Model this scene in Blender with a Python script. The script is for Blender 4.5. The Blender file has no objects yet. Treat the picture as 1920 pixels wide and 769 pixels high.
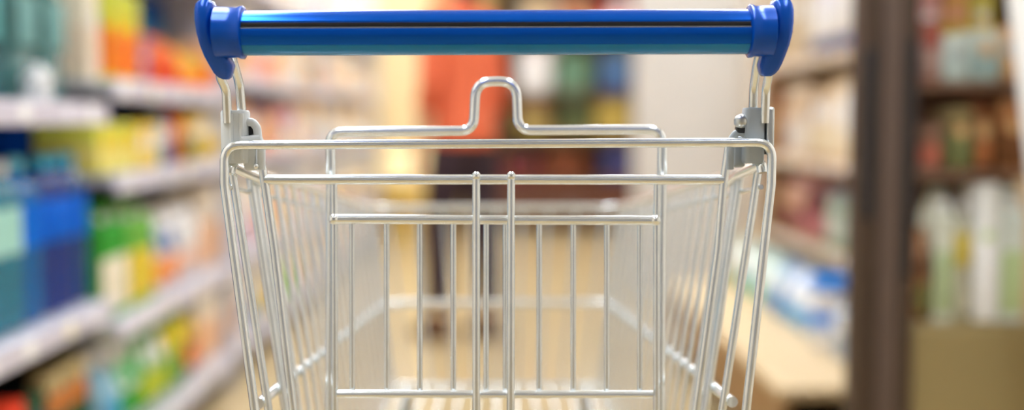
import bpy, bmesh, math, random
from mathutils import Vector, Matrix
random.seed(7)
C = bpy.context.scene.collection
R = math.radians
PI = math.pi

# ------------------------------------------------------------------ camera measurements
F = 2229.0                                   # focal length in pixels of the 1920 px wide frame
CAM = Vector((0.0, 0.0, 0.94))
YAW = math.atan(30 / F)                      # turned slightly towards +X
PITCH = math.atan(159.5 / F)                 # tipped down
ROT = Matrix.Rotation(-YAW, 3, 'Z') @ Matrix.Rotation(R(90) - PITCH, 3, 'X')

def ray(px, py):
    return ROT @ Vector(((px - 960) / F, -(py - 384.5) / F, -1))
def at_y(px, py, Y):
    d = ray(px, py); return CAM + d * (Y / d.y)
def at_x(px, py, X):
    d = ray(px, py); return CAM + d * (X / d.x)
def y_on(px, X, py=300):                     # depth where a plane x = X is seen at column px
    return at_x(px, py, X).y
def z_at(py, Y): return CAM.z - (py - 225) * Y / F

# ------------------------------------------------------------------ materials
MATS = {}
def srgb(c):
    return tuple(((v / 255) / 12.92 if v / 255 <= 0.04045 else ((v / 255 + 0.055) / 1.055) ** 2.4) for v in c)
def mat(name, col, rough=0.5, metal=0.0, noise=0.0, scale=20.0, coat=0.0, trans=0.0, bump=0.0, spec=0.5, stretch=None, ior=1.5):
    key = (name, col, rough, metal, noise, scale, coat, trans)
    if key in MATS: return MATS[key]
    m = bpy.data.materials.new(name); m.use_nodes = True
    nt = m.node_tree; b = nt.nodes['Principled BSDF']
    c = srgb(col)
    b.inputs['Base Color'].default_value = (*c, 1)
    b.inputs['Roughness'].default_value = rough
    b.inputs['Metallic'].default_value = metal
    b.inputs['Coat Weight'].default_value = coat
    b.inputs['Transmission Weight'].default_value = trans
    b.inputs['Specular IOR Level'].default_value = spec
    b.inputs['IOR'].default_value = ior
    if noise or bump:
        tc = nt.nodes.new('ShaderNodeTexCoord'); mp = nt.nodes.new('ShaderNodeMapping')
        n = nt.nodes.new('ShaderNodeTexNoise'); n.inputs['Scale'].default_value = scale; n.inputs['Detail'].default_value = 4
        if stretch: mp.inputs['Scale'].default_value = stretch
        nt.links.new(tc.outputs['Object'], mp.inputs['Vector']); nt.links.new(mp.outputs['Vector'], n.inputs['Vector'])
        if noise:
            r = nt.nodes.new('ShaderNodeValToRGB')
            r.color_ramp.elements[0].position = 0.3; r.color_ramp.elements[1].position = 0.7
            r.color_ramp.elements[0].color = (*[v * (1 - noise) for v in c], 1)
            r.color_ramp.elements[1].color = (*[min(1, v * (1 + noise * .6)) for v in c], 1)
            nt.links.new(n.outputs['Fac'], r.inputs['Fac']); nt.links.new(r.outputs['Color'], b.inputs['Base Color'])
        if bump:
            bp = nt.nodes.new('ShaderNodeBump'); bp.inputs['Strength'].default_value = bump; bp.inputs['Distance'].default_value = 0.002
            nt.links.new(n.outputs['Fac'], bp.inputs['Height']); nt.links.new(bp.outputs['Normal'], b.inputs['Normal'])
    MATS[key] = m
    return m
def plastic(col, rough=0.35): return mat('packaging plastic', col, rough, noise=0.06, scale=9)
def card(col): return mat('printed card', col, 0.6, noise=0.07, scale=14, spec=.2)
def emit(name, col, s):
    m = bpy.data.materials.new(name); m.use_nodes = True
    b = m.node_tree.nodes['Principled BSDF']
    b.inputs['Base Color'].default_value = (.8, .8, .8, 1)
    b.inputs['Emission Color'].default_value = (*srgb(col), 1); b.inputs['Emission Strength'].default_value = s
    return m
M_CHROME = mat('bright zinc wire', (238, 243, 245), 0.17, 0.86, noise=0.05, scale=60)
M_ZINC = mat('satin zinc', (205, 210, 212), 0.33, 1.0, noise=0.08, scale=50)
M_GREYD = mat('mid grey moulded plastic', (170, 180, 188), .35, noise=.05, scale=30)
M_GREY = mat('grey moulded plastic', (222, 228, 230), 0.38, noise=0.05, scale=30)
M_DARK = mat('dark clip and knob colour', (28, 30, 33), 0.4, noise=0.1)
M_BLUE = mat('blue lacquered metal', (0, 86, 198), 0.15, 0.62, noise=0.03, scale=12, spec=.3)
M_BLUE2 = mat('glossy blue cap plastic', (0, 76, 180), 0.2, 0.2, spec=.35, noise=0.04, scale=25)
M_STRIP = mat('gloss black strip', (10, 12, 18), 0.15, noise=0.1)
M_RUBBER = mat('grey rubber tyre', (70, 72, 75), 0.7, noise=0.15)

# ------------------------------------------------------------------ mesh helpers
def new(): return bmesh.new()
def fillet(pts, rad, n=6):
    pts = [Vector(p) for p in pts]
    out = [pts[0]]
    for i in range(1, len(pts) - 1):
        a, b, c = pts[i - 1], pts[i], pts[i + 1]
        r = rad[i] if isinstance(rad, (list, tuple)) else rad
        d1, d2 = (a - b), (c - b)
        ang = d1.angle(d2)
        if r <= 0 or ang > R(176): out.append(b); continue
        t = min(r / math.tan(ang / 2), d1.length * .49, d2.length * .49)
        p1, p2 = b + d1.normalized() * t, b + d2.normalized() * t
        for k in range(n + 1):
            s = k / n
            out.append(p1 * (1 - s) ** 2 + b * 2 * s * (1 - s) + p2 * s * s)
    out.append(pts[-1])
    return out
def tube(bm, pts, r, seg=12, caps=True):
    pts = [Vector(p) for p in pts]
    n = len(pts); rings = []; up = None
    for i, p in enumerate(pts):
        t = (pts[min(i + 1, n - 1)] - pts[max(i - 1, 0)]).normalized()
        if up is None:
            up = Vector((0, 0, 1)) if abs(t.z) < .9 else Vector((0, 1, 0))
        up = (up - t * up.dot(t)).normalized(); sd = t.cross(up)
        rr = r[i] if isinstance(r, (list, tuple)) else r
        rings.append([bm.verts.new(p + (up * math.cos(2 * PI * k / seg) + sd * math.sin(2 * PI * k / seg)) * rr) for k in range(seg)])
    for a, b in zip(rings, rings[1:]):
        for k in range(seg):
            bm.faces.new((a[k], a[(k + 1) % seg], b[(k + 1) % seg], b[k]))
    if caps:
        bm.faces.new(rings[0][::-1]); bm.faces.new(rings[-1])
    return bm
def loft(bm, rings, cap=True):
    vs = [[bm.verts.new(p) for p in r] for r in rings]
    n = len(vs[0])
    for a, b in zip(vs, vs[1:]):
        for k in range(n):
            bm.faces.new((a[k], a[(k + 1) % n], b[(k + 1) % n], b[k]))
    if cap:
        bm.faces.new(vs[0][::-1]); bm.faces.new(vs[-1])
    return bm
def lathe(bm, prof, n=24, c=(0, 0, 0), axis='Z'):
    rings = []
    for r, z in prof:
        ring = []
        for k in range(n):
            a = 2 * PI * k / n
            if axis == 'Z': p = Vector((r * math.cos(a), r * math.sin(a), z))
            elif axis == 'X': p = Vector((z, r * math.cos(a), r * math.sin(a)))
            else: p = Vector((r * math.sin(a), z, r * math.cos(a)))
            ring.append(p + Vector(c))
        rings.append(ring)
    return loft(bm, rings)
def sq(hx, hy, z, k=4.0, n=28, c=(0, 0)):         # superellipse ring
    out = []
    for i in range(n):
        a = 2 * PI * i / n
        ca, sa = math.cos(a), math.sin(a)
        out.append(Vector((c[0] + hx * math.copysign(abs(ca) ** (2 / k), ca), c[1] + hy * math.copysign(abs(sa) ** (2 / k), sa), z)))
    return out
def box(bm, c, s, bev=0.0, seg=2):
    r = bmesh.ops.create_cube(bm, size=1)
    vs = r['verts']
    for v in vs: v.co = Vector((v.co.x * s[0] + c[0], v.co.y * s[1] + c[1], v.co.z * s[2] + c[2]))
    if bev > 0:
        es = list({e for v in vs for e in v.link_edges})
        bmesh.ops.bevel(bm, geom=es, offset=bev, segments=seg, affect='EDGES', profile=.5)
    return bm
def ball(bm, c, r, u=16, v=10, s=(1, 1, 1)):
    res = bmesh.ops.create_uvsphere(bm, u_segments=u, v_segments=v, radius=r)
    for w in res['verts']: w.co = Vector((w.co.x * s[0] + c[0], w.co.y * s[1] + c[1], w.co.z * s[2] + c[2]))
    return bm
def obj(name, bm, m, parent=None, smooth=True, kind=None, label=None):
    bmesh.ops.recalc_face_normals(bm, faces=bm.faces[:])
    me = bpy.data.meshes.new(name)
    if smooth:
        for f in bm.faces: f.smooth = True
        for e in bm.edges:
            if len(e.link_faces) == 2 and e.calc_face_angle(0) > R(40): e.smooth = False
    bm.to_mesh(me); bm.free()
    me.materials.append(m)
    o = bpy.data.objects.new(name, me); C.objects.link(o)
    if parent is not None: o.parent = parent
    if kind: o['kind'] = kind
    if label: o['label'] = label
    return o
def thing(name, label, cat, loc=(0, 0, 0), rz=0, group=None):
    o = bpy.data.objects.new(name, None); C.objects.link(o)
    o.empty_display_size = .05
    o.location = loc; o.rotation_euler = (0, 0, rz)
    o['label'] = label; o['category'] = cat
    if group: o['group'] = group
    return o
def tag(o, label, cat, group=None):
    o['label'] = label; o['category'] = cat
    if group: o['group'] = group
    return o
def dup(root, loc, rz, label, group):
    r = root.copy(); C.objects.link(r); r.location = loc; r.rotation_euler = (0, 0, rz)
    r['label'] = label
    if group: r['group'] = group
    for ch in list(root.children):
        c = ch.copy(); C.objects.link(c); c.parent = r
        for g in list(ch.children):
            d = g.copy(); C.objects.link(d); d.parent = c
    return r

# ================================================================== THE ROOM
Y0, Y1 = -2.6, 11.2
XL, XR, ZC = -1.62, 2.3, 3.0
def floor_material():
    m = bpy.data.materials.new('tan floor tiles'); m.use_nodes = True
    nt = m.node_tree; b = nt.nodes['Principled BSDF']
    tc = nt.nodes.new('ShaderNodeTexCoord')
    br = nt.nodes.new('ShaderNodeTexBrick'); br.offset = 0
    br.inputs['Scale'].default_value = 1.0
    br.inputs['Brick Width'].default_value = .6; br.inputs['Row Height'].default_value = .6; br.inputs['Mortar Size'].default_value = .004
    br.inputs['Color1'].default_value = (*srgb((186, 164, 122)), 1); br.inputs['Color2'].default_value = (*srgb((180, 158, 117)), 1)
    br.inputs['Mortar'].default_value = (*srgb((160, 135, 95)), 1)
    n = nt.nodes.new('ShaderNodeTexNoise'); n.inputs['Scale'].default_value = 5
    mx = nt.nodes.new('ShaderNodeMixRGB'); mx.blend_type = 'MULTIPLY'; mx.inputs['Fac'].default_value = .12
    nt.links.new(tc.outputs['Object'], br.inputs['Vector']); nt.links.new(tc.outputs['Object'], n.inputs['Vector'])
    nt.links.new(br.outputs['Color'], mx.inputs['Color1']); nt.links.new(n.outputs['Color'], mx.inputs['Color2'])
    nt.links.new(mx.outputs['Color'], b.inputs['Base Color'])
    b.inputs['Roughness'].default_value = .28
    return m
obj('floor', box(new(), ((XL + XR) / 2, (Y0 + Y1) / 2, -.05), (XR - XL, Y1 - Y0, .1)), floor_material(), smooth=False, kind='structure')
M_WALL = mat('cream wall paint', (240, 234, 224), .8, noise=.04, scale=3)
obj('wall_left', box(new(), (XL - .05, (Y0 + Y1) / 2, ZC / 2), (.1, Y1 - Y0, ZC)), M_WALL, smooth=False, kind='structure')
obj('wall_right', box(new(), (XR + .05, (Y0 + Y1) / 2, ZC / 2), (.1, Y1 - Y0, ZC)), M_WALL, smooth=False, kind='structure')
obj('wall_back', box(new(), ((XL + XR) / 2, Y1 + .05, ZC / 2), (XR - XL + .2, .1, ZC)), mat('warm ochre wall paint', (196, 160, 98), .8, noise=.06, scale=2), smooth=False, kind='structure')
obj('wall_front', box(new(), ((XL + XR) / 2, Y0 - .05, ZC / 2), (XR - XL + .2, .1, ZC)), mat('grey wall paint', (165, 168, 176), .8, noise=.04, scale=3), smooth=False, kind='structure')
obj('ceiling', box(new(), ((XL + XR) / 2, (Y0 + Y1) / 2, ZC + .05), (XR - XL + .2, Y1 - Y0 + .2, .1)), mat('white ceiling paint', (240, 240, 238), .9, noise=.03, scale=3), smooth=False, kind='structure')

M_LAMP = emit('lit diffuser', (244, 249, 255), 17)
M_LFRAME = mat('white enamel', (235, 235, 232), .4, noise=.03)
lamp0 = None
rows = [(-.75, 'shelf side'), (.95, 'freezer side')]
ORD = ['first', 'second', 'third', 'fourth', 'fifth', 'sixth', 'seventh', 'eighth', 'ninth', 'tenth', 'eleventh', 'twelfth', 'thirteenth', 'fourteenth', 'fifteenth', 'sixteenth']
for rx, rn in rows:
    for k in range(7):
        loc = (rx, .35 + k * 1.62, ZC)
        lb = 'long white ceiling light, %s from the entrance along the %s' % (ORD[k], rn)
        if lamp0 is None:
            lamp0 = thing('ceiling_light', lb, 'ceiling light', loc, 0, 'ceiling lights over the aisle')
            b = new()
            for sx in (-1, 1): box(b, (sx * .175, 0, -.02), (.03, 1.5, .04), .004)
            for sy in (-1, 1): box(b, (0, sy * .735, -.02), (.32, .03, .04), .004)
            obj('lamp_frame', b, M_LFRAME, lamp0)
            obj('lamp_diffuser', box(new(), (0, 0, -.02), (.32, 1.44, .02)), M_LAMP, lamp0, smooth=False)
        else: dup(lamp0, loc, 0, lb, 'ceiling lights over the aisle')

# ================================================================== THE TROLLEY
cart = thing('shopping_cart', 'empty wire shopping cart with glossy blue handle in the middle of the aisle', 'shopping cart', (0, 1.12, 0))
CM = Vector((0, -1.12, 0))                     # world -> cart
def cpart(name, bm, m, parent=None, label=None):
    bmesh.ops.translate(bm, verts=bm.verts[:], vec=CM)
    return obj(name, bm, m, parent or cart, label=label)
DH = 1.087
# --- handle
hl, hr = at_y(452, 62, DH), at_y(1404, 59.5, DH)
RH = 41.5 / F * DH
ax = (hr - hl).normalized()
def around(p, d, r, seg=48):                   # cylinder ring helper (axis along handle)
    up = Vector((0, 0, 1)); up = (up - ax * up.dot(ax)).normalized(); sd = ax.cross(up)
    return [p + (up * math.cos(a) + sd * math.sin(a)) * r + d for a in [2 * PI * k / seg for k in range(seg)]]
def handle_ring(p):
    up = Vector((0, 0, 1)); up = (up - ax * up.dot(ax)).normalized(); fr = Vector((0, -1, 0)); fr = (fr - ax * fr.dot(ax)).normalized()
    out = []
    for k in range(96):
        a = 2 * PI * k / 96                    # angle above the camera-facing horizontal
        deg = math.degrees(a)
        if deg > 180: deg -= 360
        r = RH
        if 7 < deg < 25: r = RH * .965         # groove carrying the black strip
        if -42 < deg < -37: r = RH * .985      # seam of the lower lip
        if deg < -40 and deg > -150: r = RH * 1.005
        out.append(p + (fr * math.cos(a) + up * math.sin(a)) * r)
    return out
b = loft(new(), [handle_ring(hl), handle_ring(hr)])
handle = cpart('handle_bar', b, M_BLUE, label='glossy blue plastic handle tube')
def strip(a0, a1, r, m, nm, lb):
    up = Vector((0, 0, 1)); up = (up - ax * up.dot(ax)).normalized(); fr = Vector((0, -1, 0)); fr = (fr - ax * fr.dot(ax)).normalized()
    rings = []
    for p in (hl + ax * .002, hr - ax * .002):
        o = [p + (fr * math.cos(R(a)) + up * math.sin(R(a))) * r for a in [a0 + (a1 - a0) * k / 6 for k in range(7)]]
        i = [p + (fr * math.cos(R(a)) + up * math.sin(R(a))) * (RH * .9) for a in [a1 - (a1 - a0) * k / 6 for k in range(7)]]
        rings.append(o + i)
    return cpart(nm, loft(new(), rings), m, handle, label=lb)
strip(10.5, 23.5, RH * .978, M_STRIP, 'black_strip', 'black glossy strip let into the handle')  # narrow black band sunk in the groove
strip(-86, -36, RH * 1.014, mat('blue lip with floor reflection', (0, 120, 178), .22, .2, noise=.03, spec=.35), 'handle_lip', 'lip under the handle, floor reflection painted as lighter teal')  # lighter teal puts the floor's reflection into the lip colour
strip(8.6, 10.2, RH * .985, M_CHROME, 'highlight_line', 'thin chrome line as a highlight under the black strip')  # highlight along the handle, built in as a thin chrome line
for side, (cx0, cx1, cy, ry) in (('l', (404, 458, 61, 47)), ('r', (1404, 1449, 58.5, 48))) if False else (('l', (404, 459, 61, 47.5)), ('r', (1402, 1449, 58.5, 48))):
    a, c = at_y(cx0, cy, DH), at_y(cx1, cy, DH); r = ry / F * DH
    L = (c - a).length; s = 1 if side == 'l' else -1
    prof = [(r * .9, 0), (r, .001), (r, L * .0 + .002), (r * .985, L * .45), (r * .985, L - .006), (r * 1.03, L - .004), (r * 1.04, L - .001), (r * .97, L)]
    if side == 'r': prof = [(q, L - z) for q, z in prof][::-1]
    bb = lathe(new(), prof, 40, (0, 0, 0), 'X')
    # slanted lower tongue of the collar
    for v in bb.verts: v.co = v.co + a
    cpart('handle_collar', bb, M_BLUE2, label='blue collar gripping the end of the handle tube')
def cap(side):
    # outline measured at levels: (py, x outer, x inner)
    if side == 'l': lev = [(-1, 376, 396), (2, 369, 402), (8, 364, 405), (20, 362, 407), (40, 362.5, 407), (62, 365, 408), (85, 370, 414), (105, 376, 431), (122, 384, 437), (136, 391, 434), (144, 398, 431), (148, 406, 426)]
    else: lev = [(-3, 1481, 1452), (1, 1486, 1446), (8, 1489, 1443), (20, 1491, 1442), (40, 1491, 1441), (62, 1489.5, 1439), (85, 1485, 1436), (105, 1479, 1425), (120, 1474, 1423), (131, 1469, 1425), (138, 1463, 1427), (142, 1456, 1432)]
    rings = []
    n = len(lev)
    for i, (py, xo, xi) in enumerate(lev):
        po, pi_ = at_y(xo, py, DH), at_y(xi, py, DH)
        hx = abs(pi_.x - po.x) / 2; cx = (pi_.x + po.x) / 2
        t = (py + 2) / 150
        hy = .026 * math.sqrt(max(.05, 1 - (2 * t - .95) ** 2 * .9)) * (1.0 - .30 * t)
        cyy = DH + .004 + .012 * t
        k = 3.2
        rings.append(sq(max(hx - .002, .002), hy, po.z, k, 36, (cx, cyy)))
    cap_ = cpart('end_cap', loft(new(), rings), M_BLUE2, label='rounded blue end cap of the handle')
    return cap_
capl = cap('l'); capr = cap('r')
# --- struts between the caps and the brackets
def P(px, py, Y): return at_y(px, py, Y)
struts = [[(424, 120, 1.105), (410, 140, 1.11), (424, 168, 1.12), (427, 230, 1.125)],
          [(430, 90, 1.10), (438, 118, 1.115), (449, 158, 1.13), (455, 230, 1.135)],
          [(1426, 90, 1.10), (1419, 122, 1.112), (1413, 165, 1.128), (1411, 230, 1.132)],
          [(1440, 118, 1.105), (1441, 142, 1.11), (1436, 165, 1.12), (1434, 230, 1.125)]]
for s in struts:
    cpart('handle_strut', tube(new(), fillet([P(*q) for q in s], .02), .0043, 14), M_CHROME)
# --- hinge brackets
def bracket(side):
    if side == 'l':
        x0, x1 = 415, 469; Y = 1.135
        a, c = P(x0, 207, Y), P(x1, 306, Y)
        w = c.x - a.x
        b = new()
        rings = []
        for z, g in ((c.z, .92), (c.z + .002, 1), (a.z - .002, 1), (a.z, .9)):
            rings.append(sq(w / 2 * g, .011 * g, z, 3.4, 32, ((a.x + c.x) / 2, Y)))
        loft(b, rings)
        br = cpart('hinge_bracket', b, M_GREY, label='grey moulded bracket below the handle')
        for gx in (433, 452):
            q = P(gx, 210, Y - .011)
            cpart('bracket_rib', tube(new(), [(q.x, Y - .0105, c.z + .003), (q.x, Y - .0105, a.z - .003)], .0022, 8), M_GREY, br)
        pts = [(462, 229), (474, 229), (482, 240), (484, 258), (490, 272), (490, 318)]
        cpart('clip', tube(new(), fillet([P(px, py, Y - .004) for px, py in pts], .006), .0040, 14), M_GREY, br, 'rounded clip holding the gate wire')
        q = P(467, 243, Y); cpart('clip_hole_shade', lathe(new(), [(.0055, -.004), (.0062, -.003), (.0062, .002), (.005, .003)], 20, q, 'Y'), M_DARK, br, 'dark disc in place of the shaded clip opening')  # dark disc stands in for the shade inside the clip
        q = P(471, 290, Y + .003); cpart('clip_body', box(new(), (q.x, Y + .001, q.z), (.012, .012, .030), .003, 3), M_GREY, br)
        cpart('clip_lip', tube(new(), [P(452, 262, Y - .012), P(485, 258, Y - .006)], .003, 10), M_GREY, br)
        q = P(480, 312, Y - .008); cpart('rivet', ball(new(), q, .0028), M_CHROME, br)
    else:
        Y = 1.135
        a, c = P(1394, 202, Y), P(1430, 306, Y)
        w = c.x - a.x
        b = new()
        loft(b, [sq(w / 2 * g, .011 * g, z, 5, 32, ((a.x + c.x) / 2, Y)) for z, g in ((c.z, .92), (c.z + .002, 1), (a.z - .002, 1), (a.z, .9))])
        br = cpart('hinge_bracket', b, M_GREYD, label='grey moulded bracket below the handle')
        a2, c2 = P(1434, 201, Y - .003), P(1449, 270, Y - .003)
        b = new()
        loft(b, [sq((c2.x - a2.x) / 2 * g, .012 * g, z, 5, 24, ((a2.x + c2.x) / 2, Y)) for z, g in ((c2.z - .01, .9), (c2.z, 1), (a2.z - .002, 1), (a2.z, .85))])
        cpart('bracket_plate', b, M_ZINC, br, 'thin metal plate beside the bracket')
        q = P(1390, 228, Y - .004); cpart('knob', ball(new(), q, .0072, 24, 14), M_ZINC, br, 'ball shaped pivot knob')
        q = P(1391, 238, Y - .004); cpart('knob_bottom', box(new(), (q.x + .001, Y - .001, q.z - .002), (.013, .012, .009), .003), M_DARK, br, 'dark bottom of the knob')  # dark block forming the bottom of the knob
        pts = [(1400, 252), (1382, 247), (1371, 262), (1369, 290), (1369, 318)]
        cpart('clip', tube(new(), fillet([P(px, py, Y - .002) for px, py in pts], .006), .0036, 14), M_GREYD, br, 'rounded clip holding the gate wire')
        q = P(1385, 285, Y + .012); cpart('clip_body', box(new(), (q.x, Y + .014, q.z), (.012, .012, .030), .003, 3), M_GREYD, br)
    return br
bracket('l'); bracket('r')

# --- rear frame (the sharp outer rim)
RR = .0044
YR = 1.118
rim = [(497, 900, YR), (478, 769, YR), (421, 345, YR), (421, 272, YR), (1448, 267, YR), (1446, 345, YR), (1399, 769, YR), (1384, 900, YR)]
rear = cpart('rear_frame', tube(new(), fillet([P(*q) for q in rim], [0, .01, .05, .016, .016, .05, .01, 0], 8), RR, 16), M_CHROME, label='thick bright wire frame around the rear opening')
# --- inner gate frame
YG = 1.15
gate = cpart('rear_gate', tube(new(), fillet([P(*q) for q in [(566, 900, YG), (550, 769, YG), (515, 470, YG), (497, 345, YG), (487, 285, YG), (478, 250, YG)]], .03), .0041, 14), M_CHROME, label='hinged rear gate of welded wires')
gp = lambda nm, pts, r, f=.01, seg=12, par=None, lb=None: cpart(nm, tube(new(), fillet([P(*q) for q in pts], f), r, seg), M_CHROME, par or gate, lb)
gp('gate_side_wire', [(1288, 900, YG), (1305, 769, YG), (1346, 470, YG), (1356, 345, YG), (1364, 290, YG), (1368, 262, YG)], .0041)
gp('gate_crossbar', [(496, 337, YG), (930, 336.5, YG), (1356, 337.5, YG)], .0048)
for px in (893, 957.5):
    gp('gate_upright', [(px + (0 if px < 900 else 1), 328, YG - .009), (px, 760, YG - .009), (px - 1, 900, YG - .009)], .0038)
    cpart('weld_bead', ball(new(), P(px + (0 if px < 900 else 1), 330, YG - .0095), .0044), M_CHROME, gate)
gp('gate_crossbar', [(566, 880, YG + .004), (1290, 880, YG + .004)], .0042)
# --- thin grid panel
YP = 1.165
grid = cpart('seat_grid', tube(new(), fillet([P(628, 900, YP), P(627, 414, YP), P(626, 345, YP)], .01), .0033, 12), M_CHROME, label='thin wire grid of the folded child seat')
gg = lambda nm, pts, r, f=.01: gp(nm, pts, r, f, 12, grid)
gg('grid_side_wire', [(1231, 900, YP), (1231, 414, YP), (1232, 345, YP)], .0033)
gg('grid_crossbar', [(625, 411, YP - .006), (1229, 413.5, YP - .006)], .0046)
for q in ((626, 411), (1229, 413)): cpart('weld_bead', ball(new(), P(q[0], q[1], YP - .007), .0054), M_CHROME, grid)
gg('grid_crossbar', [(632, 739, YP - .006), (1224, 740, YP - .006)], .0040)
for px in (660, 725, 787, 850, 911.5, 948, 1011, 1075, 1138, 1200):
    c = (px - 930)
    gg('grid_wire', [(px, 405, YP), (930 + c * .998, 745, YP)], .0027)
# --- loop frame
YL = 1.192
lp = [(618, 900, YL), (621, 480, YL), (621, 345, YL), (619, 248, YL), (888, 245, YL), (892, 153, YL), (968, 152, YL), (971, 244, YL), (1242, 243, YL), (1241, 345, YL), (1239, 480, YL), (1237, 900, YL)]
loop = cpart('seat_frame', tube(new(), fillet([P(*q) for q in lp], [0, .02, .02, .012, .014, .018, .018, .014, .015, .02, .02, 0], 8), .0050, 16), M_CHROME, label='child seat frame with a raised square grip in its middle')

# --- basket body
YN, YF = 1.15, 1.87
def half(t, z):                                # half width at depth fraction t and height z
    near = .2565 - (.896 - z) * .135
    far = .190 - (.80 - z) * .118
    return near + (far - near) * t
def ztop(t): return .897 + (.802 - .897) * t
def zbot(t): return .46 + (.516 - .46) * t
def yy(t): return YN + (YF - YN) * t
def zmid(t): return .663 + (.650 - .663) * t
pts = []
for s, ts in ((-1, (0, .5, 1)), (1, (1, .5, 0))):
    for t in ts: pts.append((s * half(t, ztop(t)), yy(t), ztop(t)))
rimb = cpart('basket_rim', tube(new(), fillet(pts, [0, 0, .03, .03, 0, 0]), .0055, 14), M_CHROME, label='wire rim running round the top of the basket')
cpart('rim_hook', tube(new(), fillet([P(431, 326, 1.128), P(433, 312, 1.13), P(480, 332, 1.19), P(497, 345, 1.24)], .006), .0052, 12), M_CHROME, rimb)
cpart('rim_hook', tube(new(), fillet([P(1430, 324, 1.128), P(1427, 308, 1.13), P(1386, 327, 1.19), P(1368, 342, 1.24)], .006), .0052, 12), M_CHROME, rimb)
for s in (-1, 1):
    sp = None
    mid = tube(new(), [(s * (half(t, zmid(t)) + .0075), yy(t), zmid(t)) for t in (0, .25, .5, .75, 1)], .0056, 12)
    sp = cpart('side_panel', mid, M_CHROME, label='side of the basket with closely spaced upright wires')
    cpart('side_rail', tube(new(), [(s * (half(t, zbot(t)) + .004), yy(t), zbot(t)) for t in (0, .5, 1)], .0042, 12), M_CHROME, sp)
    cpart('side_rail', tube(new(), [(s * (half(t, (ztop(t) - .022)) + .004), yy(t), ztop(t) - .022) for t in (0, .5, 1)], .0026, 10), M_CHROME, sp)
    for k, t in enumerate([.006, .086, .108] + [.165 + .0515 * q for q in range(17)]):
        zt, zb = ztop(t), zbot(t)
        cpart('side_wire', tube(new(), [(s * half(t, zt), yy(t), zt), (s * half(t, zmid(t)), yy(t), zmid(t)), (s * half(t, zb), yy(t), zb)], .0040 if k < 3 else .0028, 10), M_CHROME, sp)
fp = cpart('front_panel', tube(new(), fillet([(-half(1, .65), YF - .02, .650), (-half(1, .65) + .012, YF, .650), (half(1, .65) - .012, YF, .650), (half(1, .65), YF - .02, .650)], .01), .0062, 12), M_CHROME, label='front end of the basket with three cross wires')
cpart('front_rail', tube(new(), [(-half(1, .516), YF, .516), (half(1, .516), YF, .516)], .006, 12), M_CHROME, fp)
for k in range(9):
    f = -1 + 2 * (k + .5) / 9
    cpart('front_wire', tube(new(), [(f * half(1, .802), YF + .004, .802), (f * half(1, .516), YF + .004, .514)], .0024, 10), M_CHROME, fp)
for q in ((740, 573), (742, 727)):
    cpart('weld_bead', ball(new(), P(q[0], q[1], YF - .008), .0052), M_CHROME, fp)
bt = None
for k in range(11):
    f = -1 + 2 * (k + .5) / 11
    o = cpart('bottom_grid' if bt is None else 'bottom_wire', tube(new(), [(f * half(0, .46), YN, .46), (f * half(1, .516), YF, .516)], .0026, 10), M_CHROME, bt)
    if bt is None: bt = o
for t in (0.0, .33, .66):
    cpart('bottom_wire', tube(new(), [(-half(t, zbot(t)), yy(t), zbot(t) - .005), (half(t, zbot(t)), yy(t), zbot(t) - .005)], .0036, 10), M_CHROME, bt)
# --- chassis and casters
ch = None
for s in (-1, 1):
    o = cpart('chassis', tube(new(), fillet([(s * .213, 1.14, .47), (s * .225, 1.10, .30), (s * .225, 1.08, .17), (s * .20, 1.5, .19), (s * .15, 1.80, .22), (s * .14, 1.84, .515)], .05), .0105, 14), M_ZINC, ch)
    if ch is None: ch = o
for y, w, z in ((1.10, .225, .17), (1.72, .165, .213)):
    cpart('chassis_crossbar', tube(new(), [(-w, y, z), (w, y, z)], .009, 12), M_ZINC, ch)
for s in (-1, 1):
    for y, w, zt in ((1.10, .225, .165), (1.78, .153, .205)):
        b = new()
        box(b, (s * w, y, zt - .01), (.045, .05, .012), .003)
        lathe(b, [(.012, zt - .03), (.014, zt - .02), (.012, zt)], 16, (s * w, y, 0))
        for q in (-1, 1): box(b, (s * w + q * .02, y + .012, zt - .06 if zt < .2 else zt - .075), (.004, .03, .10 if zt < .2 else .13), .0015)
        cs = cpart('caster', b, M_ZINC)
        b = lathe(new(), [(.02, -.012), (.052, -.014), (.0595, -.009), (.0595, .009), (.052, .014), (.02, .012)], 28, (s * w, y + .02, .06), 'X')
        cpart('wheel', b, M_RUBBER, cs)

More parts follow.
